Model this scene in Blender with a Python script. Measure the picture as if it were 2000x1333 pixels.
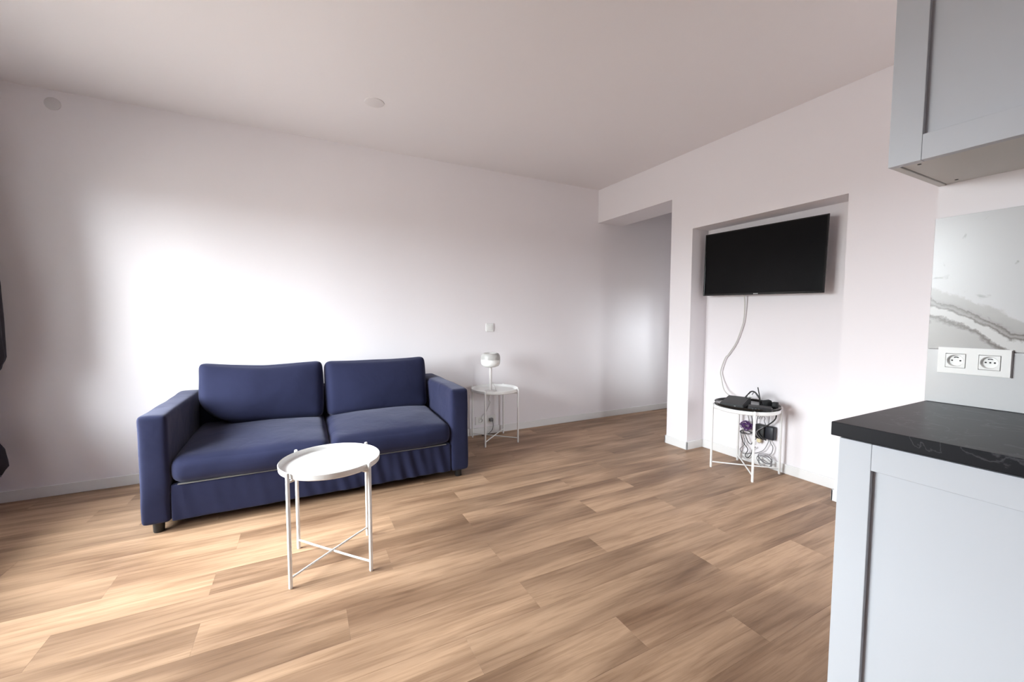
import bpy, bmesh, math, random
from mathutils import Vector, Matrix, noise
for o in list(bpy.data.objects): bpy.data.objects.remove(o, do_unlink=True)
SC = bpy.context.scene
COL = SC.collection
PI = math.pi

# ---------------------------------------------------------------- camera
CAM_Y, CAM_Z = -3.8174, 1.22
cam_d = bpy.data.cameras.new('camera'); cam = bpy.data.objects.new('camera', cam_d); COL.objects.link(cam)
cam_d.sensor_width = 36.0; cam_d.lens = 14.204; cam_d.clip_start = 0.02
yaw, pitch, roll = 0.477698, 0.059432, 0.0017
fwd = Vector((math.sin(yaw)*math.cos(pitch), math.cos(yaw)*math.cos(pitch), -math.sin(pitch)))
rgt = Vector((math.cos(yaw), -math.sin(yaw), 0)); up = rgt.cross(fwd)
r2 = math.cos(roll)*rgt + math.sin(roll)*up; u2 = -math.sin(roll)*rgt + math.cos(roll)*up
m = Matrix((r2, u2, -fwd)).transposed().to_4x4(); m.translation = (0, CAM_Y, CAM_Z)
cam.matrix_world = m
SC.camera = cam

# ---------------------------------------------------------------- sky (overcast, brighter towards the zenith), ground below
SKY_STRENGTH = 66.0
W = bpy.data.worlds.new('overcast_sky'); SC.world = W; W.use_nodes = True
nt = W.node_tree; nt.nodes.clear()
tc = nt.nodes.new('ShaderNodeTexCoord'); sp = nt.nodes.new('ShaderNodeSeparateXYZ')
nt.links.new(tc.outputs['Generated'], sp.inputs[0])
rp = nt.nodes.new('ShaderNodeValToRGB')
e = rp.color_ramp.elements
e[0].position = 0.0; e[0].color = (.09, .085, .08, 1)
e[1].position = 1.0; e[1].color = (.93, .97, 1.0, 1)
a = e.new(.498); a.color = (.11, .105, .10, 1)
a = e.new(.515); a.color = (.42, .435, .46, 1)
mp = nt.nodes.new('ShaderNodeMapRange'); mp.inputs['From Min'].default_value = -1
nt.links.new(sp.outputs['Z'], mp.inputs['Value']); nt.links.new(mp.outputs[0], rp.inputs[0])
bg = nt.nodes.new('ShaderNodeBackground'); bg.inputs['Strength'].default_value = SKY_STRENGTH
nt.links.new(rp.outputs[0], bg.inputs[0])
wo = nt.nodes.new('ShaderNodeOutputWorld'); nt.links.new(bg.outputs[0], wo.inputs[0])

# room dimensions (metres)
XL, XR, XN, XO = -1.87, 3.116, 3.329, 3.487     # left wall, TV wall face, niche back, TV wall back
YR = -5.0                                       # wall behind the camera
ZC = 2.70
WY0, WY1, WZ0, WZ1 = -2.35, -0.42, 0.45, 2.25   # window opening in the left wall
RX0, RX1, RZ0, RZ1 = 2.52, 3.10, 0.60, 2.25     # window added behind the camera to brighten the sofa wall
CX0, CX1, CZ0, CZ1 = 3.72, 4.20, 0.95, 1.75     # small window added to brighten the passage
XK, YK = 1.91, -3.245                           # kitchen wall face and its free end

# portals that guide sampling of the sky through the windows
def portal(loc, rot, sx, sy):
    pl = bpy.data.lights.new('window_portal', 'AREA'); pl.shape = 'RECTANGLE'
    pl.size = sx; pl.size_y = sy; pl.cycles.is_portal = True
    po = bpy.data.objects.new('window_portal', pl); COL.objects.link(po); po.location = loc; po.rotation_euler = rot
portal((XL-.02, (WY0+WY1)/2, (WZ0+WZ1)/2), (0, -PI/2, 0), WZ1-WZ0, WY1-WY0)
portal(((RX0+RX1)/2, YR-.02, (RZ0+RZ1)/2), (PI/2, 0, 0), RX1-RX0, RZ1-RZ0)
portal(((CX0+CX1)/2, -1.09, (CZ0+CZ1)/2), (PI/2, 0, 0), CX1-CX0, CZ1-CZ0)

vs = SC.view_settings
vs.view_transform = 'Standard'; vs.look = 'None'; vs.gamma = 1; vs.use_curve_mapping = False
vs.exposure = 0.17
SC.display_settings.display_device = 'sRGB'

# ---------------------------------------------------------------- materials
def mat(name, col, rough=.5, metal=0, spec=.5, **kw):
    M = bpy.data.materials.new(name); M.use_nodes = True
    b = M.node_tree.nodes['Principled BSDF']
    b.inputs['Base Color'].default_value = (*col, 1); b.inputs['Roughness'].default_value = rough
    b.inputs['Metallic'].default_value = metal; b.inputs['Specular IOR Level'].default_value = spec
    for k, v in kw.items(): b.inputs[k.replace('_', ' ')].default_value = v
    return M
def bumped(M, scale, strength, dist=.002, stretch=None, detail=3):
    n = M.node_tree; b = n.nodes['Principled BSDF']
    t = n.nodes.new('ShaderNodeTexCoord'); mpn = n.nodes.new('ShaderNodeMapping')
    if stretch: mpn.inputs['Scale'].default_value = stretch
    tx = n.nodes.new('ShaderNodeTexNoise'); tx.inputs['Scale'].default_value = scale; tx.inputs['Detail'].default_value = detail
    bp = n.nodes.new('ShaderNodeBump'); bp.inputs['Strength'].default_value = strength; bp.inputs['Distance'].default_value = dist
    n.links.new(t.outputs['Object'], mpn.inputs[0]); n.links.new(mpn.outputs[0], tx.inputs[0])
    n.links.new(tx.outputs[0], bp.inputs['Height']); n.links.new(bp.outputs[0], b.inputs['Normal'])
    return M, tx
WALL, _ = bumped(mat('wall_paint', (.865, .825, .85), .62, spec=.3), 90, .10)
CEIL, _ = bumped(mat('ceiling_paint', (.86, .82, .835), .8, spec=.2), 60, .08)
SKIRT = mat('skirting_white', (.82, .81, .81), .4)
WHITE_METAL = mat('white_powder_coat', (.86, .85, .84), .35)
WHITE_PLASTIC = mat('white_plastic', (.82, .81, .80), .3)
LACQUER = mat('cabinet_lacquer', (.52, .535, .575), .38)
CARCASS = mat('cabinet_carcass', (.66, .65, .63), .5)
BLACK_PLASTIC = mat('black_plastic', (.012, .012, .013), .38)
BLACK_GLOSS = mat('black_gloss', (.008, .007, .007), .12, spec=.4)
SCREEN = mat('tv_screen', (.002, .002, .0025), .18, spec=.15)
BLACK_RUBBER = mat('black_rubber', (.012, .012, .013), .6, spec=.3)
GREY_CABLE = mat('grey_cable', (.22, .21, .22), .5)
BLACK_CABLE = mat('black_cable', (.025, .024, .026), .5)
WHITE_CABLE = mat('white_cable', (.60, .58, .55), .5)
PURPLE_CABLE = mat('purple_cable', (.10, .035, .16), .5)
YELLOW_PLUG = mat('cream_plug', (.72, .62, .40), .5)
HOLE = mat('dark_hole', (.02, .02, .02), .8)
SILVER = mat('silver_print', (.55, .55, .56), .3, .6)
STEEL = mat('brushed_steel', (.6, .6, .6), .35, 1)
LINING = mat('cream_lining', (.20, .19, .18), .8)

def fabric(name, col, sheen, bump=.25, scale=900, weave_var=.16):
    M, tx = bumped(mat(name, col, .85, spec=.15), scale, bump, .0006, detail=2)
    n = M.node_tree; b = n.nodes['Principled BSDF']
    b.inputs['Sheen Weight'].default_value = sheen; b.inputs['Sheen Roughness'].default_value = .45
    b.inputs['Sheen Tint'].default_value = (.75, .75, .95, 1)
    bp1 = [k for k in n.nodes if k.type == 'BUMP'][0]
    cr = n.nodes.new('ShaderNodeTexNoise'); cr.inputs['Scale'].default_value = 7.5; cr.inputs['Detail'].default_value = 2; cr.inputs['Distortion'].default_value = .8
    bp2 = n.nodes.new('ShaderNodeBump'); bp2.inputs['Strength'].default_value = .35; bp2.inputs['Distance'].default_value = .012
    tcc = n.nodes.new('ShaderNodeTexCoord'); n.links.new(tcc.outputs['Object'], cr.inputs[0]); n.links.new(cr.outputs[0], bp2.inputs['Height']); n.links.new(bp2.outputs[0], bp1.inputs['Normal'])
    t2 = n.nodes.new('ShaderNodeTexNoise'); t2.inputs['Scale'].default_value = 9; t2.inputs['Detail'].default_value = 4
    mx = n.nodes.new('ShaderNodeMixRGB'); mx.inputs[1].default_value = (*[c*(1-weave_var) for c in col], 1); mx.inputs[2].default_value = (*[c*(1+weave_var) for c in col], 1)
    tcn = n.nodes.new('ShaderNodeTexCoord'); n.links.new(tcn.outputs['Object'], t2.inputs[0])
    n.links.new(t2.outputs[0], mx.inputs[0]); n.links.new(mx.outputs[0], b.inputs['Base Color'])
    return M
NAVY = fabric('navy_cotton', (.0165, .0190, .051), .19)
CURTAIN = fabric('charcoal_curtain', (.035, .031, .036), .12, scale=500)
CURTAIN_BACK = fabric('grey_curtain_lining', (.10, .105, .13), .1, scale=500)

def oak():
    M = mat('oak_vinyl', (.4, .25, .15), .46, spec=.4)
    n = M.node_tree; b = n.nodes['Principled BSDF']; L = n.links.new
    tcn = n.nodes.new('ShaderNodeTexCoord'); oi = n.nodes.new('ShaderNodeObjectInfo')
    sx = n.nodes.new('ShaderNodeSeparateColor'); L(oi.outputs['Color'], sx.inputs[0])
    off = n.nodes.new('ShaderNodeCombineXYZ')
    for i, k in enumerate((61.0, 37.0, 83.0)):
        mm = n.nodes.new('ShaderNodeMath'); mm.operation = 'MULTIPLY'; mm.inputs[1].default_value = k
        L(sx.outputs[1], mm.inputs[0]); L(mm.outputs[0], off.inputs[i])
    ad = n.nodes.new('ShaderNodeVectorMath'); ad.operation = 'ADD'; L(tcn.outputs['Object'], ad.inputs[0]); L(off.outputs[0], ad.inputs[1])
    def ns(scale, detail, rough=.55, dist=0):
        mpn = n.nodes.new('ShaderNodeMapping'); mpn.inputs['Scale'].default_value = scale; L(ad.outputs[0], mpn.inputs[0])
        t = n.nodes.new('ShaderNodeTexNoise'); t.inputs['Scale'].default_value = 1; t.inputs['Detail'].default_value = detail
        t.inputs['Roughness'].default_value = rough; t.inputs['Distortion'].default_value = dist; L(mpn.outputs[0], t.inputs[0]); return t
    broad = ns((1.0, 6, 1), 2, .5, .3)        # streaky tone changes along the plank
    mid = ns((2.6, 42, 1), 4, .6, .6)         # grain bands
    fine = ns((9, 300, 1), 2, .5)             # pores
    r1 = n.nodes.new('ShaderNodeValToRGB'); L(broad.outputs[0], r1.inputs[0])
    r1.color_ramp.elements[0].position = .33; r1.color_ramp.elements[0].color = (.225, .130, .078, 1)
    r1.color_ramp.elements[1].position = .62; r1.color_ramp.elements[1].color = (.485, .312, .200, 1)
    r2 = n.nodes.new('ShaderNodeValToRGB'); L(mid.outputs[0], r2.inputs[0])
    r2.color_ramp.elements[0].position = .32; r2.color_ramp.elements[0].color = (.70, .66, .62, 1)
    r2.color_ramp.elements[1].position = .56; r2.color_ramp.elements[1].color = (1, 1, 1, 1)
    r3 = n.nodes.new('ShaderNodeValToRGB'); L(fine.outputs[0], r3.inputs[0])
    r3.color_ramp.elements[0].position = .3; r3.color_ramp.elements[0].color = (.88, .86, .84, 1)
    r3.color_ramp.elements[1].position = .5; r3.color_ramp.elements[1].color = (1, 1, 1, 1)
    m1 = n.nodes.new('ShaderNodeMixRGB'); m1.blend_type = 'MULTIPLY'; m1.inputs[0].default_value = 1; L(r1.outputs[0], m1.inputs[1]); L(r2.outputs[0], m1.inputs[2])
    m2 = n.nodes.new('ShaderNodeMixRGB'); m2.blend_type = 'MULTIPLY'; m2.inputs[0].default_value = 1; L(m1.outputs[0], m2.inputs[1]); L(r3.outputs[0], m2.inputs[2])
    hs = n.nodes.new('ShaderNodeHueSaturation'); L(m2.outputs[0], hs.inputs['Color'])
    L(sx.outputs[0], hs.inputs['Value'])      # each plank's own tone
    L(hs.outputs[0], b.inputs['Base Color'])
    bp = n.nodes.new('ShaderNodeBump'); bp.inputs['Strength'].default_value = .12; bp.inputs['Distance'].default_value = .0006
    L(fine.outputs[0], bp.inputs['Height']); L(bp.outputs[0], b.inputs['Normal'])
    return M
OAK = oak()
FLOOR_BASE = mat('subfloor', (.10, .065, .04), .8)

def worktop_mat():
    M = mat('black_laminate', (.010, .010, .013), .36, spec=.18)
    n = M.node_tree; b = n.nodes['Principled BSDF']; L = n.links.new
    t = n.nodes.new('ShaderNodeTexCoord')
    nz = n.nodes.new('ShaderNodeTexNoise'); nz.inputs['Scale'].default_value = 5.5; nz.inputs['Detail'].default_value = 8; nz.inputs['Distortion'].default_value = 1.4
    L(t.outputs['Object'], nz.inputs[0])
    r = n.nodes.new('ShaderNodeValToRGB'); L(nz.outputs[0], r.inputs[0]); el = r.color_ramp.elements
    el[0].position = .55; el[0].color = (.010, .010, .013, 1); el[1].position = .575; el[1].color = (.010, .010, .013, 1)
    q = el.new(.5625); q.color = (.05, .05, .056, 1)
    L(r.outputs[0], b.inputs['Base Color'])
    return M
WORKTOP = worktop_mat()

def marble():
    M = mat('white_marble', (.74, .735, .73), .25, spec=.5)
    n = M.node_tree; b = n.nodes['Principled BSDF']; L = n.links.new
    t = n.nodes.new('ShaderNodeTexCoord'); s = n.nodes.new('ShaderNodeSeparateXYZ'); L(t.outputs['Object'], s.inputs[0])
    nz = n.nodes.new('ShaderNodeTexNoise'); nz.inputs['Scale'].default_value = 9; nz.inputs['Detail'].default_value = 7
    nz.inputs['Roughness'].default_value = .68; L(t.outputs['Object'], nz.inputs[0])
    def M_(op, a, bb):
        k = n.nodes.new('ShaderNodeMath'); k.operation = op
        for i, v in enumerate((a, bb)):
            if isinstance(v, (int, float)): k.inputs[i].default_value = v
            else: L(v, k.inputs[i])
        return k.outputs[0]
    # diagonal vein coordinate: falls as the slab runs towards -Y (world metres, object origin at world zero)
    w = M_('MULTIPLY', M_('SUBTRACT', nz.outputs[0], .5), .085)
    v = M_('ADD', M_('SUBTRACT', s.outputs['Z'], M_('MULTIPLY', M_('ADD', s.outputs['Y'], 3.243), .60)), w)
    r = n.nodes.new('ShaderNodeValToRGB'); el = r.color_ramp.elements
    L(M_('DIVIDE', M_('SUBTRACT', v, 1.0), .5), r.inputs[0])
    base = (.57, .57, .58, 1); grey = (.39, .375, .37, 1); dark = (.12, .10, .09, 1); pale = (.57, .56, .555, 1); mid = (.33, .31, .30, 1); mid2 = (.43, .415, .41, 1)
    el[0].position = .0; el[0].color = grey
    el[1].position = 1.; el[1].color = base
    for p, c in ((.44, grey), (.464, dark), (.477, mid), (.482, pale), (.530, pale), (.540, mid), (.546, dark), (.562, mid), (.585, dark), (.590, mid), (.605, grey), (.652, mid2), (.668, base)):
        q = el.new(p); q.color = c
    n2 = n.nodes.new('ShaderNodeTexNoise'); n2.inputs['Scale'].default_value = 14; n2.inputs['Detail'].default_value = 6; n2.inputs['Distortion'].default_value = 1.0
    L(t.outputs['Object'], n2.inputs[0])
    r2 = n.nodes.new('ShaderNodeValToRGB'); L(n2.outputs[0], r2.inputs[0])
    r2.color_ramp.elements[0].position = .29; r2.color_ramp.elements[0].color = (.62, .61, .60, 1)
    r2.color_ramp.elements[1].position = .36; r2.color_ramp.elements[1].color = (1, 1, 1, 1)
    mx = n.nodes.new('ShaderNodeMixRGB'); mx.blend_type = 'MULTIPLY'; mx.inputs[0].default_value = 1
    L(r.outputs[0], mx.inputs[1]); L(r2.outputs[0], mx.inputs[2]); L(mx.outputs[0], b.inputs['Base Color'])
    return M
MARBLE = marble()
MARBLE_PLAIN, _ = bumped(mat('plain_marble', (.57, .57, .58), .25), 30, .02)

def glass_mat(name='window_glass'):
    M = bpy.data.materials.new(name); M.use_nodes = True; n = M.node_tree; n.nodes.clear()
    o = n.nodes.new('ShaderNodeOutputMaterial'); t = n.nodes.new('ShaderNodeBsdfTransparent'); g = n.nodes.new('ShaderNodeBsdfGlossy')
    t.inputs[0].default_value = (.96, .98, .97, 1); g.inputs['Roughness'].default_value = 0
    f = n.nodes.new('ShaderNodeFresnel'); f.inputs[0].default_value = 1.35; mx = n.nodes.new('ShaderNodeMixShader')
    n.links.new(f.outputs[0], mx.inputs[0]); n.links.new(t.outputs[0], mx.inputs[1]); n.links.new(g.outputs[0], mx.inputs[2]); n.links.new(mx.outputs[0], o.inputs[0])
    return M
GLASS = glass_mat()
FROST = mat('frosted_glass', (.66, .64, .62), .35, spec=.5, Transmission_Weight=.35)
OPAL = mat('opal_glass', (.84, .83, .81), .22)
STEM = mat('lamp_stem', (.62, .58, .57), .4)

# ---------------------------------------------------------------- helpers
def link(name, me, m_, parent=None, loc=(0, 0, 0), rot=(0, 0, 0), smooth=False):
    o = bpy.data.objects.new(name, me); COL.objects.link(o)
    if m_ is not None: me.materials.append(m_)
    o.location = loc; o.rotation_euler = rot
    if parent: o.parent = parent
    if smooth:
        for p in me.polygons: p.use_smooth = True
    return o
def fin(name, bm, m_, parent=None, loc=(0, 0, 0), rot=(0, 0, 0), smooth=False, auto=None):
    bmesh.ops.recalc_face_normals(bm, faces=bm.faces)
    me = bpy.data.meshes.new(name); bm.to_mesh(me); bm.free()
    o = link(name, me, m_, parent, loc, rot, smooth)
    if auto is not None:
        for p in me.polygons: p.use_smooth = True
        me.set_sharp_from_angle(angle=math.radians(auto))
    return o
def box(bm, x0, x1, y0, y1, z0, z1, bev=0, seg=2):
    r = bmesh.ops.create_cube(bm, size=1)
    for v in r['verts']:
        v.co = Vector(((x0+x1)/2+v.co.x*(x1-x0), (y0+y1)/2+v.co.y*(y1-y0), (z0+z1)/2+v.co.z*(z1-z0)))
    if bev:
        es = list({e for v in r['verts'] for e in v.link_edges})
        bmesh.ops.bevel(bm, geom=es, offset=bev, segments=seg, affect='EDGES', profile=.5)
    return bm
def B(*a, **k): return box(bmesh.new(), *a, **k)
def catmull(pts, n=8):
    P = [Vector(p) for p in pts]; P = [2*P[0]-P[1]] + P + [2*P[-1]-P[-2]]; out = []
    for i in range(1, len(P)-2):
        for k in range(n):
            t = k/n; a, b, c, d = P[i-1], P[i], P[i+1], P[i+2]
            out.append(.5*((2*b)+(c-a)*t+(2*a-5*b+4*c-d)*t*t+(3*b-a-3*c+d)*t**3))
    out.append(P[-2]); return out
def tube(bm, pts, r, seg=10, closed=False):
    pts = [Vector(p) for p in pts]; n = len(pts); rings = []
    prev = None
    for i, p in enumerate(pts):
        t = (pts[(i+1) % n]-pts[i-1]) if closed else (pts[min(i+1, n-1)]-pts[max(i-1, 0)])
        t.normalize()
        if prev is None:
            a = Vector((0, 0, 1)) if abs(t.z) < .9 else Vector((1, 0, 0))
            s = t.cross(a).normalized()
        else:
            s = (prev-t*prev.dot(t)).normalized()
        prev = s; u = t.cross(s); rr = r[i] if isinstance(r, (list, tuple)) else r
        rings.append([bm.verts.new(p+rr*(math.cos(2*PI*k/seg)*s+math.sin(2*PI*k/seg)*u)) for k in range(seg)])
    m_ = n if closed else n-1
    for i in range(m_):
        A, C = rings[i], rings[(i+1) % n]
        for k in range(seg): bm.faces.new((A[k], A[(k+1) % seg], C[(k+1) % seg], C[k]))
    if not closed:
        bm.faces.new(rings[0][::-1]); bm.faces.new(rings[-1])
    return bm
def lathe(bm, prof, seg=48, cx=0, cy=0):
    rings = []
    for r, z in prof:
        if r < 1e-6: rings.append([bm.verts.new((cx, cy, z))])
        else: rings.append([bm.verts.new((cx+r*math.cos(2*PI*k/seg), cy+r*math.sin(2*PI*k/seg), z)) for k in range(seg)])
    for A, C in zip(rings, rings[1:]):
        for k in range(seg):
            k2 = (k+1) % seg
            if len(A) == 1 and len(C) == 1: continue
            if len(A) == 1: bm.faces.new((A[0], C[k], C[k2]))
            elif len(C) == 1: bm.faces.new((A[k], A[k2], C[0]))
            else: bm.faces.new((A[k], A[k2], C[k2], C[k]))
    return bm
def empty(name, loc=(0, 0, 0), rz=0):
    o = bpy.data.objects.new(name, None); COL.objects.link(o); o.location = loc; o.rotation_euler = (0, 0, rz); o.empty_display_size = .1
    return o
def tag(o, label=None, cat=None, group=None, kind=None):
    if label: o['label'] = label
    if cat: o['category'] = cat
    if group: o['group'] = group
    if kind: o['kind'] = kind
    return o
def struct(o, label, cat): return tag(o, label, cat, kind='structure')

# ---------------------------------------------------------------- the room
struct(fin('wall_back', B(XL-.25, 5.7, 0, .2, 0, ZC), WALL), 'long plain white wall behind the navy sofa', 'wall')
bm = bmesh.new(); box(bm, XL-.25, XO, YR-.2, .2, ZC, ZC+.2); box(bm, XO, 5.7, -1.271, .2, ZC, ZC+.2)
struct(fin('ceiling', bm, CEIL), 'plain white flat ceiling over the whole room', 'ceiling')
bm = bmesh.new()                                     # TV wall: lintel, pier, niche, right-hand pier
box(bm, XR, XO, -1.071, 0, 2.325, ZC)
box(bm, XR, XO, -1.306, -1.071, 0, ZC)
box(bm, XN, XO, -2.470, -1.306, 0, 2.012)
box(bm, XR, XO, -2.470, -1.306, 2.012, ZC)
box(bm, XR, XO, YR, -2.470, 0, ZC)
struct(fin('wall_right', bm, WALL), 'white wall with a passage opening and the recess that holds the television', 'wall')
bm = bmesh.new()                                     # left wall around the window
box(bm, XL-.25, XL, YR, WY0, 0, ZC); box(bm, XL-.25, XL, WY1, 0, 0, ZC)
box(bm, XL-.25, XL, WY0, WY1, 0, WZ0); box(bm, XL-.25, XL, WY0, WY1, WZ1, ZC)
struct(fin('wall_left', bm, WALL), 'white wall with the window beside the dark curtain', 'wall')
bm = bmesh.new()                                     # rear wall around the added window
box(bm, XL-.25, RX0, YR-.2, YR, 0, ZC); box(bm, RX1, XO, YR-.2, YR, 0, ZC)
box(bm, RX0, RX1, YR-.2, YR, 0, RZ0); box(bm, RX0, RX1, YR-.2, YR, RZ1, ZC)
struct(fin('wall_rear', bm, WALL), 'white wall behind the viewer', 'wall')
struct(fin('wall_kitchen', B(XK, XK+.12, YR, YK, 0, ZC), WALL), 'white partition wall behind the kitchen cabinets', 'wall')
bm = bmesh.new(); box(bm, 5.5, 5.7, -1.271, 0, 0, ZC)
box(bm, XO, CX0, -1.271, -1.071, 0, ZC); box(bm, CX1, 5.5, -1.271, -1.071, 0, ZC)
box(bm, CX0, CX1, -1.271, -1.071, 0, CZ0); box(bm, CX0, CX1, -1.271, -1.071, CZ1, ZC)
struct(fin('wall_corridor', bm, WALL), 'white walls closing the passage beyond the opening', 'wall')
KW = bpy.data.objects['wall_kitchen']

# floor and its planks
bm = bmesh.new(); box(bm, XL-.25, XO, YR-.2, .2, -.15, -.006); box(bm, XO, 5.7, -1.271, .2, -.15, -.006)
floor = struct(fin('floor', bm, FLOOR_BASE), 'warm oak plank floor running along the sofa wall', 'floor')
rnd = random.Random(4)
PW, PL = .183, 1.245
row0 = -1.513                                        # a plank edge seen in the photograph
ends = {0: -.397, 1: .358, 2: -.392, 3: .131, 4: .857, 5: .52, 6: 1.103, 7: 1.531, -1: 1.686, -2: .905, -3: 1.2, -4: .76}
bmf = bmesh.new(); box(bmf, -PL/2+.00012, PL/2-.00012, -PW/2+.00012, PW/2-.00012, -.006, 0, bev=.0003, seg=1)
bmesh.ops.recalc_face_normals(bmf, faces=bmf.faces)
full = bpy.data.meshes.new('plank'); bmf.to_mesh(full); bmf.free(); full.materials.append(OAK)
x_lo, x_hi, y_lo, y_hi = XL, 5.5, YR, 0.0
row = -9
while True:
    y1 = row0-row*PW; y0 = y1-PW
    if y1 <= y_lo: break
    if y0 >= y_hi: row += 1; continue
    e0 = ends.get(row, rnd.uniform(0, PL)); k = math.floor((x_lo-e0)/PL); x = e0+k*PL
    while x < x_hi:
        a0, a1, b0, b1 = max(x, x_lo), min(x+PL, x_hi), max(y0, y_lo), min(y1, y_hi)
        xx, x = x, x+PL
        if y0 < -1.08: a1 = min(a1, XN)
        if a1-a0 < .02 or b1-b0 < .01: continue
        if a0 == xx and a1 == xx+PL and b0 == y0 and b1 == y1:
            o = bpy.data.objects.new('plank', full); COL.objects.link(o); o.parent = floor
        else:
            cx, cy = xx+PL/2, (y0+y1)/2
            o = fin('plank', B(a0-cx+.00012, a1-cx-.00012, b0-cy+.00012, b1-cy-.00012, -.006, 0, bev=.0003, seg=1), OAK, floor)
        o.location = (xx+PL/2, (y0+y1)/2, 0)
        o.color = (rnd.uniform(.90, 1.10), rnd.random(), rnd.random(), 1)
    row += 1

# skirting boards
BH, BT = .075, .012
def skirt(bm, x0, x1, y0, y1): box(bm, x0, x1, y0, y1, 0, BH, bev=.003, seg=2)
bm = bmesh.new(); skirt(bm, XL, 5.5, -BT, 0)
struct(fin('baseboard_back', bm, SKIRT), 'white skirting board along the sofa wall', 'baseboard')
bm = bmesh.new()
skirt(bm, XR-BT, XR, -1.306-BT, -1.071+BT); skirt(bm, XR-BT, XN, -1.306-BT, -1.306); skirt(bm, XR-BT, XO, -1.071, -1.071+BT)
skirt(bm, XN-BT, XN, -2.470, -1.306-BT); skirt(bm, XR-BT, XN-BT, -2.470, -2.470+BT); skirt(bm, XR-BT, XR, YR, -2.470+BT)
struct(fin('baseboard_right', bm, SKIRT), 'white skirting board around the pier and television recess', 'baseboard')
bm = bmesh.new(); skirt(bm, XL, XL+BT, YR, -BT)
struct(fin('baseboard_left', bm, SKIRT), 'white skirting board below the window', 'baseboard')

# windows: one in the left wall, two unseen ones added for more daylight
def window(name, loc, rz, width, hh, label):
    win = empty(name, loc, rz); struct(win, label, 'window'); hw = width/2
    bm = bmesh.new()
    for a in ((-hw, -hw+.05, 0, hh), (hw-.05, hw, 0, hh)): box(bm, -.035, .035, a[0], a[1], a[2], a[3], bev=.004)
    for a in ((0, .05), (hh-.05, hh)): box(bm, -.035, .035, -hw+.05, hw-.05, a[0], a[1], bev=.004)
    fin('window_frame', bm, WHITE_PLASTIC, win)
    nS = 2; sw = (2*hw-.1)/nS
    for i in range(nS):
        s0 = -hw+.05+i*sw; s1 = s0+sw; bm = bmesh.new()
        box(bm, -.025, .03, s0, s0+.05, .05, hh-.05, bev=.004); box(bm, -.025, .03, s1-.05, s1, .05, hh-.05, bev=.004)
        box(bm, -.025, .03, s0+.05, s1-.05, .05, .10, bev=.004); box(bm, -.025, .03, s0+.05, s1-.05, hh-.10, hh-.05, bev=.004)
        sa = fin('sash', bm, WHITE_PLASTIC, win)
        fin('pane', B(-.002, .002, s0+.05, s1-.05, .10, hh-.10), GLASS, sa)
    fin('window_sill', B(.04, .14, -hw, hw, -.0, .02, bev=.004), WHITE_PLASTIC, win)
window('window_1', (XL-.10, (WY0+WY1)/2, WZ0), 0, WY1-WY0, WZ1-WZ0, 'white framed window in the left wall beside the curtain')
window('added_window_2', ((RX0+RX1)/2, YR-.10, RZ0), PI/2, RX1-RX0, RZ1-RZ0, 'white framed window added behind the viewer for more daylight')

window('added_window_3', ((CX0+CX1)/2, -1.171, CZ0), PI/2, CX1-CX0, CZ1-CZ0, 'small white framed window added in the side of the passage for more daylight')

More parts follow.
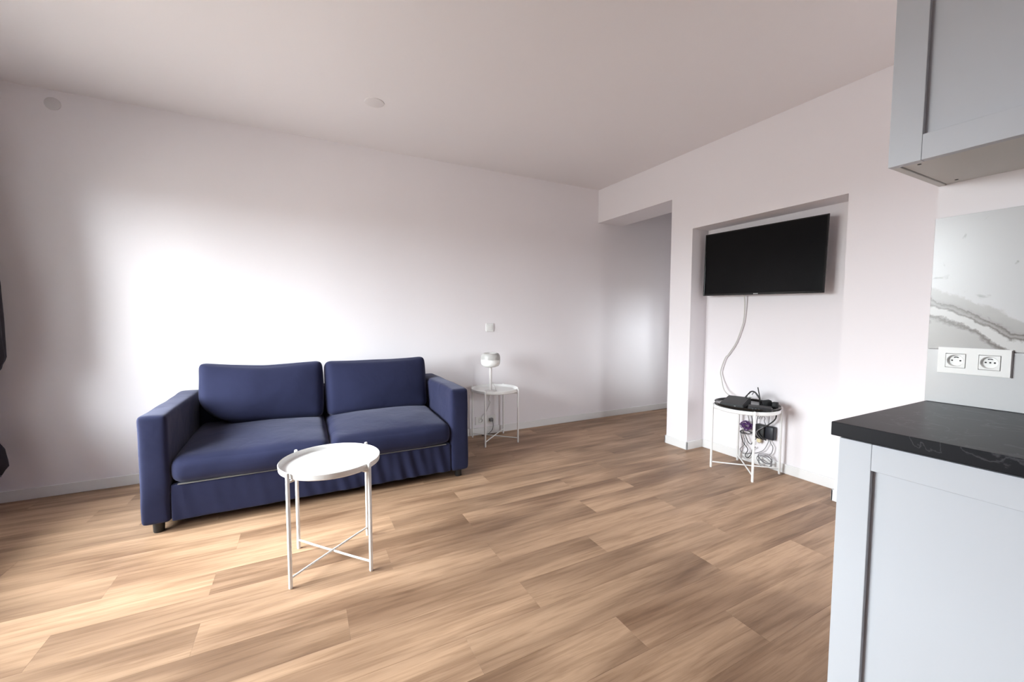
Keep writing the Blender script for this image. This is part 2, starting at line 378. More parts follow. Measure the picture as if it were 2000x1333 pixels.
# ---------------------------------------------------------------- sofa
sofa = empty('sofa', (.142, -.50, 0)); tag(sofa, 'navy blue two seat fabric sofa against the white wall', 'sofa')
SX, SY = .142, -.50
def soft(name, x0, x1, y0, y1, z0, z1, r, parent, cuts=(14, 10, 6), puff=(0, 0, 0), wr=.004, wf=5.0, seed=0, shape=None, rot=None, m_=None, ex=1.0, loc=None):
    """rounded cloth block with bulging faces and shallow creases; coordinates are world metres"""
    bm = bmesh.new(); hx, hy, hz = (x1-x0)/2, (y1-y0)/2, (z1-z0)/2; C = Vector(((x0+x1)/2, (y0+y1)/2, (z0+z1)/2))
    vmap = {}
    def V(i, j, k):
        if (i, j, k) not in vmap: vmap[(i, j, k)] = bm.verts.new((i/cuts[0]*2-1, j/cuts[1]*2-1, k/cuts[2]*2-1))
        return vmap[(i, j, k)]
    nx, ny, nz = cuts
    for i in range(nx):
        for j in range(ny):
            for k in (0, nz): bm.faces.new((V(i, j, k), V(i+1, j, k), V(i+1, j+1, k), V(i, j+1, k)))
    for i in range(nx):
        for k in range(nz):
            for j in (0, ny): bm.faces.new((V(i, j, k), V(i+1, j, k), V(i+1, j, k+1), V(i, j, k+1)))
    for j in range(ny):
        for k in range(nz):
            for i in (0, nx): bm.faces.new((V(i, j, k), V(i, j+1, k), V(i, j+1, k+1), V(i, j, k+1)))
    def warp(t, h, rr):        # concentrate vertices near edges
        s = math.sin(t*PI/2); return (s*.55+t*.45)
    for v in bm.verts:
        u = Vector((warp(v.co.x, hx, r), warp(v.co.y, hy, r), warp(v.co.z, hz, r)))
        p = Vector((u.x*hx, u.y*hy, u.z*hz))
        inner = Vector((max(-hx+r, min(hx-r, p.x)), max(-hy+r, min(hy-r, p.y)), max(-hz+r, min(hz-r, p.z))))
        d = p-inner
        if d.length > 1e-9: p = inner+d.normalized()*min(r, max(abs(d.x), abs(d.y), abs(d.z)))
        q = lambda a: max(0, 1-abs(a)**2.2)
        p.z += math.copysign(1, u.z)*puff[2]*q(u.x)*q(u.y)*abs(u.z)
        p.y += math.copysign(1, u.y)*puff[1]*q(u.x)*q(u.z)*abs(u.y)
        p.x += math.copysign(1, u.x)*puff[0]*q(u.y)*q(u.z)*abs(u.x)
        if shape: p = shape(p, u)
        W3 = p+C
        nn = noise.noise_vector(W3*wf+Vector((seed*7.3, seed*3.1, 0)))
        p += nn*wr
        v.co = p
    if rot:
        bmesh.ops.rotate(bm, verts=bm.verts, cent=(0, 0, -hz), matrix=rot)
    off = C-Vector((SX, SY, 0)) if loc is None else Vector(loc)
    o = fin(name, bm, m_ or NAVY, parent, loc=off, smooth=True)
    md = o.modifiers.new('subsurf', 'SUBSURF'); md.levels = 1; md.render_levels = 2
    return o
def arm_shape(sgn):
    def f(p, u):
        p.x += sgn*.006*math.sin(u.z*4+u.y*3)*(1-abs(u.y))
        if u.z < -.6: p.x += sgn*.004*math.sin(u.y*17)
        return p
    return f
soft('arm', -.823, -.688, -.965, -.035, .052, .672, .024, sofa, (5, 22, 16), (.004, .004, .004), .005, 6, 1, arm_shape(-1))
soft('arm', .966, 1.107, -.965, -.035, .050, .680, .024, sofa, (5, 22, 16), (.004, .004, .004), .005, 6, 2, arm_shape(1))
# front valance with gathered creases towards the right
def val_shape(p, u):
    X = p.x+.14; amp = .0055*max(0, min(1, (X+.05)/.35))+.0012
    if u.y < 0:
        p.y += amp*math.sin(X*46+2.2*p.z*9+2.2*math.sin(X*9))*(1-.35*u.z)*.55+amp*.5*math.sin(X*83+p.z*16)
    return p
soft('valance', -.692, .970, -.955, -.88, .052, .270, .016, sofa, (120, 3, 10), (0, 0, 0), .003, 5, 3, val_shape)
soft('seat_base', -.69, .968, -.89, -.09, .06, .262, .02, sofa, (8, 6, 3), m_=NAVY)
def seat_shape(side):
    def f(p, u):
        # slumped crown and rounded front lip
        if u.z > 0: p.z += -.016*max(0, -u.y)**3*(1-.4*abs(u.x)) + .010*u.y
        if u.y < -.8: p.y += .010*u.x*side
        return p
    return f
soft('seat_cushion', -.687, .137, -.985, -.16, .268, .438, .055, sofa, (22, 20, 9), (.004, .006, .030), .006, 5.5, 4, seat_shape(-1))
soft('seat_cushion', .141, .966, -.985, -.16, .268, .440, .055, sofa, (22, 20, 9), (.004, .006, .034), .006, 5.5, 5, seat_shape(1))
fin('lining_edge', B(-.655, .930, -.9585, -.90, .2655, .2685), LINING, sofa, loc=(-SX, -SY, 0))
soft('backrest', -.69, .968, -.20, -.035, .06, .655, .03, sofa, (16, 5, 12), (0, 0, 0), .004, 5, 6)
def back_shape(side):
    def f(p, u):
        p.z += -.020*(1-u.x*u.x)*max(0, u.z)              # top edge sags between the corners
        cx, cz = abs(u.x), abs(u.z)
        p.x *= 1-.030*(1-cz*cz)*.35
        if u.z < -.3: p.x *= 1-.02*(-u.z-.3)
        if side < 0 and u.z < 0 and u.x < 0: p.x += .16*(u.z*u.x)**2; p.z += .03*(u.z*u.x)**2
        if side < 0 and u.z > 0: p.z += .022*max(0, -u.x)
        if side > 0 and u.z > 0: p.z += .004*u.x
        return p
    return f
tilt = Matrix.Rotation(math.radians(-13), 3, 'X')
soft('back_cushion', -.660, .134, -.435, -.245, .435, .872, .05, sofa, (22, 9, 15), (.006, .046, .006), .007, 4.5, 7, back_shape(-1), tilt)
soft('back_cushion', .146, .950, -.435, -.245, .430, .876, .05, sofa, (22, 9, 15), (.006, .046, .006), .007, 4.5, 8, back_shape(1), tilt)
for fx in (-.755, 1.036):
    for fy in (-.915, -.09):
        bm = bmesh.new(); lathe(bm, [(0, 0), (.024, 0), (.026, .006), (.028, .07), (0, .07)], 20)
        fin('foot', bm, BLACK_PLASTIC, sofa, loc=(fx-SX, fy-SY, 0), auto=40)

# ---------------------------------------------------------------- round tray tables
TR, TLEG, TS = .230, .0085, .342/2
def tray_table(loc, rz, label):
    t = empty('tray_table', loc, rz); tag(t, label, 'side table', 'white round metal tray tables')
    bm = bmesh.new()
    lathe(bm, [(0, .493), (TR-.008, .493), (TR-.001, .498), (TR+.001, .521), (TR-.001, .5235), (TR-.004, .521), (TR-.006, .503), (TR-.012, .4985), (0, .4985)], 64)
    fin('tray', bm, WHITE_METAL, t, auto=35)
    for sx in (-1, 1):
        for sy in (-1, 1):
            bm = bmesh.new(); tube(bm, [(sx*TS, sy*TS, 0), (sx*TS, sy*TS, .004), (sx*TS, sy*TS, .524), (sx*TS, sy*TS, .529)], [TLEG*.85, TLEG, TLEG, TLEG*.7], 16)
            fin('leg', bm, WHITE_METAL, t, auto=40)
    for z, r_, nm in ((.486, .0055, 'tray_support'), (.046, .005, 'cross_bar')):
        for s in (-1, 1):
            zz = z if s < 0 else z+(.0 if nm == 'tray_support' else .0)
            bm = bmesh.new(); tube(bm, [(-TS, -s*TS, zz), (-TS*.5, -s*TS*.5, zz+.002*s), (TS*.5, s*TS*.5, zz+.002*s), (TS, s*TS, zz)], r_, 12)
            fin(nm, bm, WHITE_METAL, t, auto=40)
    return t
tray_table((.107, -1.656, 0), math.radians(-5), 'white round tray table standing alone in front of the sofa')
tray_table((1.665, -.221-.012, 0), math.radians(-1.5), 'white round tray table beside the sofa under the lamp')
tray_table((3.118-.018, -1.865, 0), math.radians(0), 'white round tray table below the television holding black devices')

# ---------------------------------------------------------------- lamp on the side table
lamp = empty('table_lamp', (1.607, -.262, .4985)); tag(lamp, 'small white lamp with rounded drum shade on the side table', 'lamp')
bm = bmesh.new(); lathe(bm, [(0, 0), (.056, 0), (.058, .003), (.056, .008), (.020, .012), (0, .012)], 40); fin('base', bm, STEM, lamp, auto=35)
bm = bmesh.new(); lathe(bm, [(0, .010), (.0135, .010), (.0135, .250), (0, .250)], 24); fin('stem', bm, STEM, lamp, auto=40)
sh = lambda pts: lathe(bmesh.new(), pts, 48)
lo = [(.016, .236), (.050, .238), (.078, .248), (.090, .266), (.0935, .292), (.0940, .310)]
fin('shade', sh(lo + [(.0905, .310), (.090, .292), (.087, .268), (.076, .252), (.050, .242), (.016, .240), (.016, .236)]), OPAL, lamp, auto=50)
hi = [(.0940, .310), (.0935, .330), (.090, .352), (.080, .368), (.066, .374), (.058, .372)]
fin('shade_top', sh(hi + [(.058, .369), (.066, .370), (.078, .364), (.0865, .350), (.090, .330), (.0905, .310), (.0940, .310)]), FROST, lamp, auto=50)
fin('diffuser_cap', sh([(0, .352), (.040, .352), (.058, .366), (.060, .371), (.040, .358), (0, .357)]), OPAL, lamp, auto=50)

# ---------------------------------------------------------------- wall plates
sw_ = empty('light_switch', (1.714, 0, 1.111)); tag(sw_, 'square white light switch on the wall above the lamp', 'switch')
fin('plate', B(-.042, .042, -.009, 0, -.042, .042, bev=.003), WHITE_PLASTIC, sw_)
fin('rocker', B(-.026, .026, -.0125, -.008, -.026, .026, bev=.002), WHITE_PLASTIC, sw_)
def plate_frame(axis, hu, hz, t, cus, ho):
    """cover plate with square openings for the inserts"""
    bm = bmesh.new()
    def bx(u0, u1, z0, z1):
        if axis == 'y': box(bm, u0, u1, -t, 0, z0, z1)
        else: box(bm, -t, 0, u0, u1, z0, z1)
    bx(-hu, hu, ho, hz); bx(-hu, hu, -hz, -ho)
    cus = sorted(cus); edges = [-hu] + [v for c in cus for v in (c-ho, c+ho)] + [hu]
    for i in range(0, len(edges), 2): bx(edges[i], edges[i+1], -ho, ho)
    return bm
def socket_face(parent, cx, cz, axis, pins):
    """round recessed French socket; local frame: plate in the u-z plane, front towards -n"""
    def P(u, nrm, z): return (u, nrm, z) if axis == 'y' else (nrm, u, z)
    s = lambda v: v
    bm = bmesh.new(); seg = 36
    # square insert with a round well
    R_, dep, hs_ = .0195, .009, .0225
    ring = lambda r_, nn: [bm.verts.new(P(cx+r_*math.cos(2*PI*k/seg+PI/4), nn, cz+r_*math.sin(2*PI*k/seg+PI/4))) for k in range(seg)]
    def sq(nn, h):
        out = []
        for k in range(seg):
            a = 2*PI*k/seg+PI/4; c, d = math.cos(a), math.sin(a); mxx = max(abs(c), abs(d)); out.append(bm.verts.new(P(cx+h*c/mxx, nn, cz+h*d/mxx)))
        return out
    loops = [sq(-.006, hs_), sq(-.0115, hs_-.0005), ring(R_, -.0115), ring(R_-.0015, -.0115+dep*.2), ring(R_-.003, -.0115+dep)]
    for A, C in zip(loops, loops[1:]):
        for k in range(seg): bm.faces.new((A[k], A[(k+1) % seg], C[(k+1) % seg], C[k]))
    bm.faces.new(loops[-1])
    ins = fin('socket_insert', bm, WHITE_PLASTIC, parent, auto=30)
    nf = -.0115+dep
    for u in pins:
        bm = bmesh.new(); tube(bm, [P(cx+u, nf-.0004, cz), P(cx+u, nf+.001, cz)], .0024, 12); fin('pin_hole', bm, HOLE, ins)
    bm = bmesh.new(); pts = [P(cx+.0085*math.cos(a), nf-.0006, cz+.003+.0085*math.sin(a)) for a in (PI*.30, PI*.42, PI*.58, PI*.70)]
    tube(bm, pts, .0014, 8); fin('grip_slot', bm, HOLE, ins)
    return ins
ks = empty('kitchen_socket', (XK-.008, -3.354, 1.080)); tag(ks, 'white double power socket on the marble splashback', 'socket')
fin('plate', plate_frame('x', .079, .041, .010, (.038, -.036), .0235), WHITE_PLASTIC, ks)
fin('plate_rim', plate_frame('x', .0805, .0425, .006, (.038, -.036), .0240), WHITE_PLASTIC, ks)
for cu in (.038, -.036):
    socket_face(ks, cu, 0, 'x', (-.0095, .0095) if cu > 0 else (-.0095, 0, .0095))
ws = empty('wall_socket', (1.665, 0, .150)); tag(ws, 'white double power socket low on the wall behind the lamp table', 'socket')
fin('plate', plate_frame('y', .112, .042, .009, (-.055, .055), .0235), WHITE_PLASTIC, ws)
for cu in (-.055, .055): socket_face(ws, cu, 0, 'y', (-.0095, .0095))
pg = empty('power_plug', (1.720, -.006, .150)); tag(pg, 'dark two pin plug pushed into the socket behind the lamp table', 'plug')
fin('plug_body', B(-.017, .017, -.042, -.001, -.017, .017, bev=.005), GREY_CABLE, pg)
bm = bmesh.new(); tube(bm, catmull([(0, -.04, .0), (0, -.055, -.004), (.005, -.058, -.05), (.0, -.045, -.10), (-.04, -.04, -.138), (-.09, -.06, -.1445), (-.12, -.05, -.1445), (-.06, -.03, -.1445), (.02, -.035, -.1445), (.09, -.03, -.1445)]), .0025, 8)
fin('cord', bm, BLACK_CABLE, pg, smooth=True)
bm = bmesh.new(); tube(bm, catmull([(1.662, -.262, .5032), (1.70, -.17, .5025), (1.73, -.09, .509), (1.742, -.0, .527), (1.742, .004, .528)][:3] + [(1.740, -.022, .535), (1.735, -.010, .50), (1.70, -.012, .37), (1.716, -.012, .33), (1.690, -.014, .28), (1.665, -.013, .235), (1.625, -.013, .20), (1.614, -.017, .165)]), .0024, 8)
tag(fin('lamp_cord', bm, WHITE_CABLE, smooth=True), 'thin pale cord running down the wall from the lamp', 'cord')
cc = empty('ceiling_cover', (.480, -.815, ZC)); tag(cc, 'round white blanking cover on the ceiling above the sofa', 'cover')
fin('cover_disc', lathe(bmesh.new(), [(0, -.006), (.052, -.006), (.064, -.003), (.066, 0), (0, 0)], 40), mat('ceiling_cover_plastic', (.77, .73, .74), .6), cc, auto=30)
wc = empty('wall_cover', (-1.42, 0, 2.612)); tag(wc, 'small round blanking cover high on the left of the sofa wall', 'cover')
o = fin('cover_disc', lathe(bmesh.new(), [(0, .006), (.034, .006), (.040, .003), (.041, 0), (0, 0)], 36), mat('wall_cover_plastic', (.70, .67, .68), .6), wc, rot=(PI/2, 0, 0), auto=30)

# ---------------------------------------------------------------- television in the niche
tv = empty('television', (3.215, -1.838, 1.672)); tv.rotation_euler = (math.radians(1.25), 0, 0)
tag(tv, 'flat black television hung in the wall recess', 'television')
tw, th = .955/2, .540/2
fin('housing', B(.008, .045, -tw+.035, tw-.035, -th+.03, th-.03, bev=.004), BLACK_PLASTIC, tv)
bm = bmesh.new(); bz = .010
box(bm, 0, .010, -tw, -tw+bz, -th, th, bev=.001); box(bm, 0, .010, tw-bz, tw, -th, th, bev=.001)
box(bm, 0, .010, -tw+bz, tw-bz, th-bz, th, bev=.001); box(bm, 0, .010, -tw+bz, tw-bz, -th, -th+.016, bev=.001)
fin('bezel', bm, BLACK_GLOSS, tv)
fin('screen', B(.003, .008, -tw+bz, tw-bz, -th+.016, th-bz), SCREEN, tv)
bm = bmesh.new()
for i in range(7): box(bm, -.0008, .001, -.018+i*.0054, -.018+i*.0054+.0040, -th+.005, -th+.011)
fin('maker_mark', bm, SILVER, tv)
fin('wall_bracket', B(.045, .112, -.16, .16, -.10, .10, bev=.003), BLACK_PLASTIC, tv)
bm = bmesh.new()
tube(bm, catmull([(3.245, -1.690, 1.46), (3.29, -1.694, 1.395), (3.305, -1.690, 1.28), (3.308, -1.680, 1.178), (3.308, -1.655, 1.09), (3.308, -1.622, 1.001), (3.306, -1.560, .90), (3.305, -1.528, .86), (3.300, -1.493, .742), (3.295, -1.505, .68), (3.26, -1.56, .585), (3.215, -1.65, .5475)], 10), .0045, 10)
tag(fin('tv_cable', bm, WHITE_CABLE, smooth=True), 'white cable hanging from the television down to the small table', 'cable')

# ---------------------------------------------------------------- devices on the table below the television
TX, TY = 3.100, -1.865
bm = bmesh.new(); lathe(bm, [(0, 0), (.205, 0), (.222, .004), (.2265, .016), (.2275, .020), (.2255, .0205), (.220, .010), (.205, .0065), (0, .0065)], 64)
tr = tag(fin('round_tray', bm, BLACK_GLOSS, loc=(TX, TY, .5238), auto=35), 'glossy black round tray lying on the table below the television', 'tray')
ZT = .5303
stb = empty('set_top_box', (3.035, -1.815, ZT), math.radians(62)); tag(stb, 'black wedge shaped set top box on the round black tray', 'set top box')
bm = bmesh.new()                        # wedge, tall at the back (+y local), low at the front
vv = [bm.verts.new(c) for c in ((-.085, -.125, 0), (.085, -.125, 0), (.085, .125, 0), (-.085, .125, 0), (-.082, -.122, .022), (.082, -.122, .022), (.080, .118, .048), (-.080, .118, .048))]
for f in ((3, 2, 1, 0), (4, 5, 6, 7), (0, 1, 5, 4), (1, 2, 6, 5), (2, 3, 7, 6), (3, 0, 4, 7)): bm.faces.new([vv[i] for i in f])
bmesh.ops.bevel(bm, geom=list(bm.edges), offset=.004, segments=2, affect='EDGES')
stb.rotation_euler = (0, 0, math.radians(-70))
fin('case', bm, mat('satin_black', (.018, .018, .019), .5, spec=.3), stb, auto=35)
fin('status_light', B(.02, .032, -.1262, -.1235, .008, .012), SILVER, stb)
rt = empty('router', (3.025, -2.015, ZT), math.radians(-58)); tag(rt, 'thin dark grey router at the right of the round black tray', 'router')
fin('case', B(-.075, .075, -.055, .055, 0, .024, bev=.006), mat('charcoal_plastic', (.022, .022, .024), .5, spec=.3), rt, auto=35)
for i in range(3): fin('status_light', B(-.05+i*.02, -.044+i*.02, -.0560, -.0545, .010, .013), SILVER, rt)
bm = bmesh.new(); tube(bm, [(3.115, -1.962, ZT+.002), (3.112, -1.960, .600), (3.108, -1.944, .681)], [.0055, .0045, .0035], 10)
tag(fin('antenna', bm, BLACK_PLASTIC, smooth=True), 'short black stick aerial standing up from the tray', 'antenna')
def adapter(name, loc, rot, size, m_, label, cat):
    t = empty(name, loc); t.rotation_euler = rot; tag(t, label, cat)
    a, b, c = size
    fin('body', B(-a, a, -b, b, 0, 2*c, bev=min(a, b, c)*.35, seg=3), m_, t, auto=40)
    bm = bmesh.new(); tube(bm, [(a-.004, 0, c), (a+.012, 0, c), (a+.02, 0, c*.9)], [.005, .004, .003], 10); fin('strain_relief', bm, BLACK_RUBBER, t, smooth=True)
    return t
adapter('power_adapter', (3.160, -1.985, ZT), (0, math.radians(-8), math.radians(-35)), (.034, .024, .026), BLACK_RUBBER, 'taller black plug-in adapter lying on the round tray near the aerial', 'adapter')
adapter('power_adapter', (3.165, -2.045, ZT), (0, math.radians(6), math.radians(20)), (.030, .018, .024), BLACK_RUBBER, 'black plug-in adapter at the right rim of the round tray', 'adapter')
wp = empty('white_connector', (3.135, -1.868, .5955)); wp.rotation_euler = (0, math.radians(18), math.radians(40)); tag(wp, 'small white connector box on top of the cable loop', 'connector')
fin('body', B(-.020, .020, -.013, .013, -.011, .011, bev=.003), WHITE_PLASTIC, wp)
fin('collar', B(.018, .028, -.008, .008, -.007, .007, bev=.002), BLACK_PLASTIC, wp)
def cable(name, pts, r, m_, label, n=8, cat='cable'):
    bm = bmesh.new(); tube(bm, catmull(pts, n), r, 8); return tag(fin(name, bm, m_, smooth=True), label, cat, 'cables of the television table')
cable('black_cable', [(3.16, -1.80, .555), (3.17, -1.83, .60), (3.15, -1.868, .632), (3.14, -1.905, .632), (3.14, -1.935, .60), (3.13, -1.955, .565), (3.15, -1.97, .545)], .0055, BLACK_CABLE, 'thick black cable looped over the devices on the tray')
cable('black_cable', [(3.15, -1.855, .575), (3.15, -1.89, .628), (3.145, -1.915, .612), (3.15, -1.945, .572), (3.13, -1.965, .545)], .004, GREY_CABLE, 'grey cable arching behind the white connector')

# ---------------------------------------------------------------- cables below the television table
XW = 3.297
ps = empty('power_block', (XW+.004, -1.905, .298)); tag(ps, 'black power block with rounded corners hanging on the wall under the table', 'power block')
fin('body', B(-.022, .026, -.072, -.002, -.055, .052, bev=.010, seg=3), mat('blue_black_plastic', (.012, .014, .022), .4), ps, auto=40)
fin('body', B(-.030, .024, -.002, .072, -.066, .052, bev=.008, seg=3), BLACK_PLASTIC, ps, auto=40)
cable('black_cable', [(3.26, -2.010, .492), (3.27, -2.000, .473), (3.275, -1.987, .419), (3.268, -1.936, .361), (3.262, -1.874, .312), (3.262, -1.868, .283), (3.266, -1.895, .252), (3.275, -1.925, .235)], .005, BLACK_CABLE, 'thick black cable curving from the tray to the power block')
cable('grey_cable', [(3.27, -1.936, .361), (3.258, -1.882, .318), (3.254, -1.858, .29), (3.256, -1.862, .262), (3.27, -1.88, .24)], .0035, GREY_CABLE, 'grey cable wrapped in front of the power block')
pb = empty('cable_bundle', (XW-.01, -1.752, .31)); tag(pb, 'tangled purple cable bundle beneath the television table', 'cable')
rb = random.Random(11)
for i in range(8):
    pts = []
    for k in range(10):
        a = 2*PI*k/10; pts.append((rb.uniform(-.018, .018), .055*math.cos(a)*rb.uniform(.35, 1.05), .038*math.sin(a)*rb.uniform(.25, 1.05)+rb.uniform(-.008, .008)))
    bm = bmesh.new(); P = catmull(pts+[pts[0]], 6)[:-1]; tube(bm, P, .0032, 8, closed=True); fin('loop', bm, PURPLE_CABLE, pb, smooth=True)
gb = empty('cable_bundle', (XW-.01, -1.752, .257)); tag(gb, 'grey cable bundle tied just below the purple one', 'cable')
for i in range(4):
    pts = []
    for k in range(9):
        a = 2*PI*k/9; pts.append((rb.uniform(-.014, .014), .052*math.cos(a)*rb.uniform(.7, 1.05), .017*math.sin(a)*rb.uniform(.5, 1.1)+.2*.052*math.cos(a)*-.4))
    bm = bmesh.new(); P = catmull(pts+[pts[0]], 6)[:-1]; tube(bm, P, .0026, 8, closed=True); fin('loop', bm, GREY_CABLE if i % 2 else BLACK_CABLE, gb, smooth=True)
cable('black_cable', [(XW, -1.705, .262), (XW, -1.701, .23), (XW-.005, -1.724, .166), (XW-.005, -1.768, .114), (XW-.004, -1.748, .059), (XW-.004, -1.768, .040), (XW-.004, -1.796, .079), (XW, -1.804, .125), (XW, -1.83, .15)], .0032, BLACK_CABLE, 'black cable hanging lowest in a narrow loop')
cable('black_cable', [(XW-.01, -1.725, .26), (XW-.01, -1.746, .227), (XW-.012, -1.773, .18), (XW-.01, -1.798, .167), (XW-.008, -1.816, .201), (XW, -1.845, .235)], .0032, BLACK_CABLE, 'short black cable loop below the grey bundle')
cable('grey_cable', [(XW, -1.735, .20), (XW, -1.734, .144), (XW, -1.699, .096), (XW, -1.727, .066), (XW, -1.796, .088), (XW, -1.853, .111), (XW, -1.898, .148), (XW, -1.928, .214), (XW, -1.93, .245)], .0026, GREY_CABLE, 'thin grey cable sweeping wide under the power block')
cable('grey_cable', [(XW, -1.935, .245), (XW, -1.950, .213), (XW, -1.967, .187), (XW, -1.960, .142), (XW-.004, -1.945, .120)], .003, GREY_CABLE, 'grey cable dropping from the power block to the coil')
co = empty('cable_coil', (XW-.028, -1.925, .070)); tag(co, 'coiled grey cable hanging near the skirting board', 'cable')
for i in range(5):
    ph = rb.uniform(0, 6); a_, b_ = .056*rb.uniform(.86, 1.04), .045*rb.uniform(.55, 1.04)
    P = [(.010*math.sin(t*2+ph)+.002*i-.005, a_*math.cos(t), b_*math.sin(t)-.008*i*(1 if i % 2 else -.6)-.22*a_*math.cos(t)*-.3) for t in [2*PI*k/40 for k in range(40)]]
    bm = bmesh.new(); tube(bm, P, .0026, 8, closed=True); fin('loop', bm, GREY_CABLE, co, smooth=True)
for i, (ya, za, yb, zb, m_, lab) in enumerate([(-1.745, .488, -1.770, .345, GREY_CABLE, 'thin grey cable dropping to the left of the purple bundle'), (-1.785, .488, -1.800, .335, BLACK_CABLE, 'black cable dropping from the tray onto the purple bundle'), (-1.855, .488, -1.838, .345, BLACK_CABLE, 'black cable dropping behind the front table leg'), (-1.937, .488, -1.933, .345, GREY_CABLE, 'thin grey cable dropping straight onto the power block')]):
    cable('hanging_cable', [(XW-.02, ya, za), (XW-.01, ya*.7+yb*.3, za*.6+zb*.4), (XW-.008, yb, zb+.03), (XW-.006, yb, zb)], .0028, m_, lab)
cable('grey_cable', [(XW, -1.848, .39), (XW, -1.86, .415), (XW, -1.885, .42), (XW-.006, -1.90, .405), (XW-.006, -1.895, .385), (XW-.006, -1.905, .36), (XW, -1.902, .34)], .003, GREY_CABLE, 'short grey cable hook above the power block')
cp = empty('cream_plug', (XW, -1.858, .212)); tag(cp, 'small cream plug hanging below the power block', 'plug')
fin('body', B(-.012, .012, -.016, .016, -.014, .020, bev=.004), YELLOW_PLUG, cp)
fin('tip', B(-.006, .006, -.007, .007, -.022, -.012, bev=.002), STEEL, cp)

# ---------------------------------------------------------------- kitchen
def shaker_door(parent, y0, y1, z0, z1, xf, st=.072, rl=.070):
    """door front at x = xf facing -x, world coordinates minus parent location"""
    pl_ = parent.location; L_ = lambda x, y, z: (x-pl_.x, y-pl_.y, z-pl_.z)
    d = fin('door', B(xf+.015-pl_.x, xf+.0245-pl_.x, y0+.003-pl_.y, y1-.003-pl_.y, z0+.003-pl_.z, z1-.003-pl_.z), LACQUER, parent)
    def sub(nm, a0, a1, b0, b1, t0=0, t1=.024):
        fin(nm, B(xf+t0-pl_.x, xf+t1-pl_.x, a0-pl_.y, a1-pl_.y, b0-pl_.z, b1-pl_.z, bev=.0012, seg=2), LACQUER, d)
    sub('stile', y0, y0+st, z0, z1); sub('stile', y1-st, y1, z0, z1)
    sub('rail', y0+st+.0003, y1-st-.0003, z0, z0+rl); sub('rail', y0+st+.0003, y1-st-.0003, z1-rl, z1)
    return d
wt = tag(fin('worktop', B(1.290-1.6, XK-1.6, YR-YK, 0, .896, .934, bev=.0025), WORKTOP, loc=(1.6, YK, 0)), 'black laminate kitchen worktop with faint pale veins', 'worktop')
yb = [YK-.012, -3.859, -4.461, YR+.001]
blab = ['white base cabinet with recessed panel door at the open end of the worktop', 'white base cabinet in the middle of the kitchen run', 'white base cabinet nearest the rear wall']
for i in range(3):
    y1, y0 = yb[i], yb[i+1]+.002
    c = empty('base_cabinet', (1.6, (y0+y1)/2, 0)); tag(c, blab[i], 'cabinet')
    cy = (y0+y1)/2
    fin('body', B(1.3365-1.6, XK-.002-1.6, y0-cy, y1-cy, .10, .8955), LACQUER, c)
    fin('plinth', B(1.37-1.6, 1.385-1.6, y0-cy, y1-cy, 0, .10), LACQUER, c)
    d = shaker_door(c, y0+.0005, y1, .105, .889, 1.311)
ulab = ['white wall cabinet with recessed panel door at the open end', 'white wall cabinet in the middle of the kitchen run', 'white wall cabinet nearest the rear wall']
yu = [YK, -3.851, -4.456, YR+.001]
UZ0, UZ1 = 1.660, 2.46
for i in range(3):
    y1, y0 = yu[i], yu[i+1]+.002; cy = (y0+y1)/2
    c = empty('wall_cabinet', (1.75, cy, UZ0)); tag(c, ulab[i], 'cabinet')
    X0 = 1.5635
    bm = bmesh.new(); box(bm, X0-1.75, XK-.001-1.75, y0-cy, y1-.020-cy, .002, UZ1-UZ0, bev=.001, seg=1); body = fin('body', bm, CARCASS, c)
    fin('side_panel', B(1.5635-1.75, XK-.0005-1.75, y1-.0185-cy, y1-cy, -.001, UZ1-UZ0, bev=.0008, seg=1), CARCASS, c)
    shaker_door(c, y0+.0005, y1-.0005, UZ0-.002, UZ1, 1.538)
    for hx in (1.592, 1.872):
        bm = bmesh.new(); tube(bm, [(hx-1.75, y1-.052-cy, .0012), (hx-1.75, y1-.052-cy, .003)], .0045, 14); fin('screw_hole', bm, HOLE, body)
# marble splashback slabs on the kitchen wall
for (z0, z1) in ((.935, 1.114), (1.1155, 1.552)):
    for (y1, y0) in ((YK+.0, -4.445), (-4.4465, YR+.001)):
        fin('tile', B(XK-.008, XK, y0, y1, z0, z1, bev=.0008, seg=1), MARBLE if z0 > 1 else MARBLE_PLAIN, KW)

# ---------------------------------------------------------------- curtain beside the window
rod = empty('curtain_rod', (XL+.085, -2.03, 2.42)); tag(rod, 'dark curtain rod above the window', 'curtain rod')
bm = bmesh.new(); tube(bm, [(0, -1.0, 0), (0, 1.96, 0)], .011, 14); fin('pole', bm, BLACK_PLASTIC, rod, smooth=True)
for yy in (-1.02, 1.98):
    fin('finial', lathe(bmesh.new(), [(0, -.022), (.016, -.014), (.022, 0), (.016, .014), (0, .022)], 20), BLACK_PLASTIC, rod, loc=(0, yy, 0), smooth=True)
for yy in (-.9, 1.99-.03):
    bm = bmesh.new(); tube(bm, [(-.085, yy, 0), (0, yy, 0)], .008, 10); box(bm, -.085, -.079, yy-.02, yy+.02, -.03, .03); fin('bracket', bm, BLACK_PLASTIC, rod)
ct = empty('curtain', (XL+.085, -.24, 0)); tag(ct, 'dark charcoal curtain gathered and tied at the left edge', 'curtain')
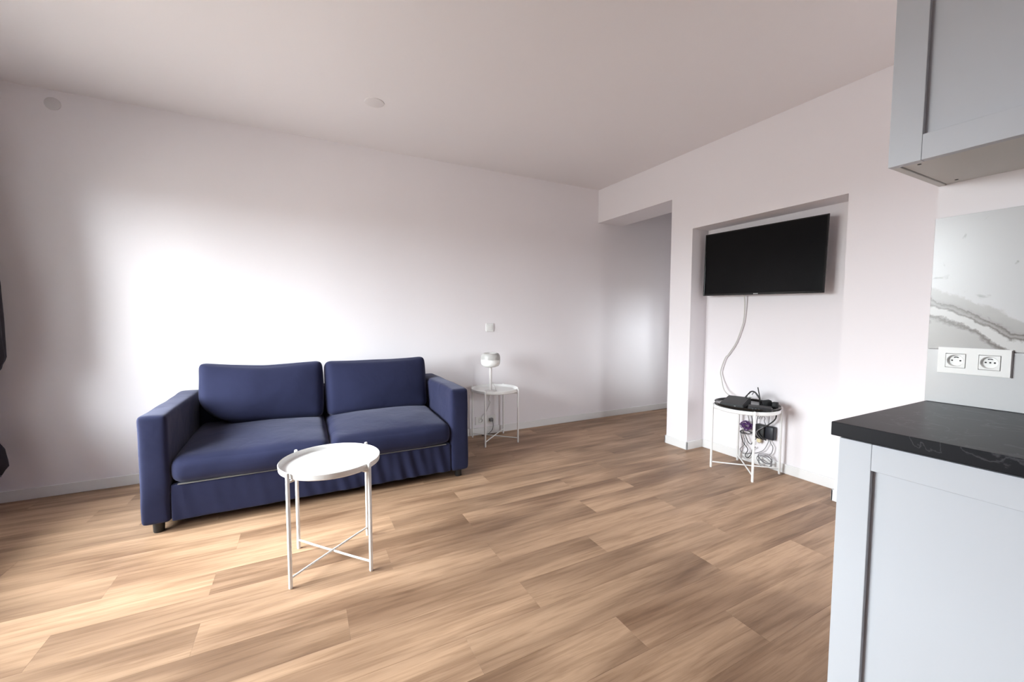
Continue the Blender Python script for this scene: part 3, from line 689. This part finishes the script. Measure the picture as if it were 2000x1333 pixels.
# profile: (z, centre x offset, half depth in x, half width in y)
prof = [(2.405, 0, .030, .17), (2.2, .0, .035, .17), (1.8, .015, .065, .165), (1.40, .030, .112, .15), (1.13, .034, .116, .14), (.97, .036, .120, .13), (.90, .030, .108, .11), (.84, .015, .080, .09), (.70, .0, .050, .05), (.62, .0, .052, .055), (.47, .015, .085, .09), (.38, .026, .105, .12), (.30, .030, .108, .13), (.250, .018, .090, .125)]
def interp(z):
    for A, C in zip(prof, prof[1:]):
        if A[0] >= z >= C[0]:
            t = (A[0]-z)/(A[0]-C[0]); t = t*t*(3-2*t); return [A[i]+(C[i]-A[i])*t for i in range(1, 4)]
    return prof[-1][1:]
bm = bmesh.new(); NS, NZ = 120, 90; rings = []
for j in range(NZ+1):
    z = 2.405+(.250-2.405)*j/NZ; cx, hx, hy = interp(z); ring = []
    for k in range(NS):
        a = 2*PI*k/NS
        f = 1+(.13*math.sin(a*13+.8*math.sin(z*3))+.05*math.sin(a*7+z*2.3))*min(1, (2.45-z)*4+.35)
        zz = z - (.012*math.sin(a*5) if j == NZ else 0)
        ring.append(bm.verts.new((cx+hx*math.cos(a)*f, hy*math.sin(a)*f, zz)))
    rings.append(ring)
for A, C in zip(rings, rings[1:]):
    for k in range(NS): bm.faces.new((A[k], A[(k+1) % NS], C[(k+1) % NS], C[k]))
fin('drape', bm, CURTAIN, ct, smooth=True)
bm = bmesh.new(); rings = []
for j in range(8):                     # lighter lining peeking out at the hem
    z = .31-.075*j/7; cx, hx, hy = interp(max(z, .256)); ring = []
    for k in range(NS):
        a = 2*PI*k/NS; f = (.93+.02*j/7)+(.13*math.sin(a*13+.8*math.sin(z*3))+.05*math.sin(a*7+z*2.3))
        ring.append(bm.verts.new((cx+hx*math.cos(a)*f, hy*math.sin(a)*f, z)))
    rings.append(ring)
for A, C in zip(rings, rings[1:]):
    for k in range(NS): bm.faces.new((A[k], A[(k+1) % NS], C[(k+1) % NS], C[k]))
tag(fin('lining', bm, CURTAIN_BACK, ct, smooth=True), 'blue grey lining at the hem')
bm = bmesh.new(); tube(bm, [(.0+.056*math.cos(t), .062*math.sin(t), .69+.01*math.sin(t)) for t in [2*PI*k/36 for k in range(36)]], .014, 10, closed=True); fin('tie_band', bm, CURTAIN, ct, smooth=True)
for k in range(8):
    y = -.15+.30*k/7
    bm = bmesh.new(); tube(bm, [(.019*math.cos(t), y, 2.42+.019*math.sin(t)) for t in [2*PI*q/24 for q in range(24)]], .003, 8, closed=True); fin('ring', bm, BLACK_PLASTIC, ct, smooth=True)
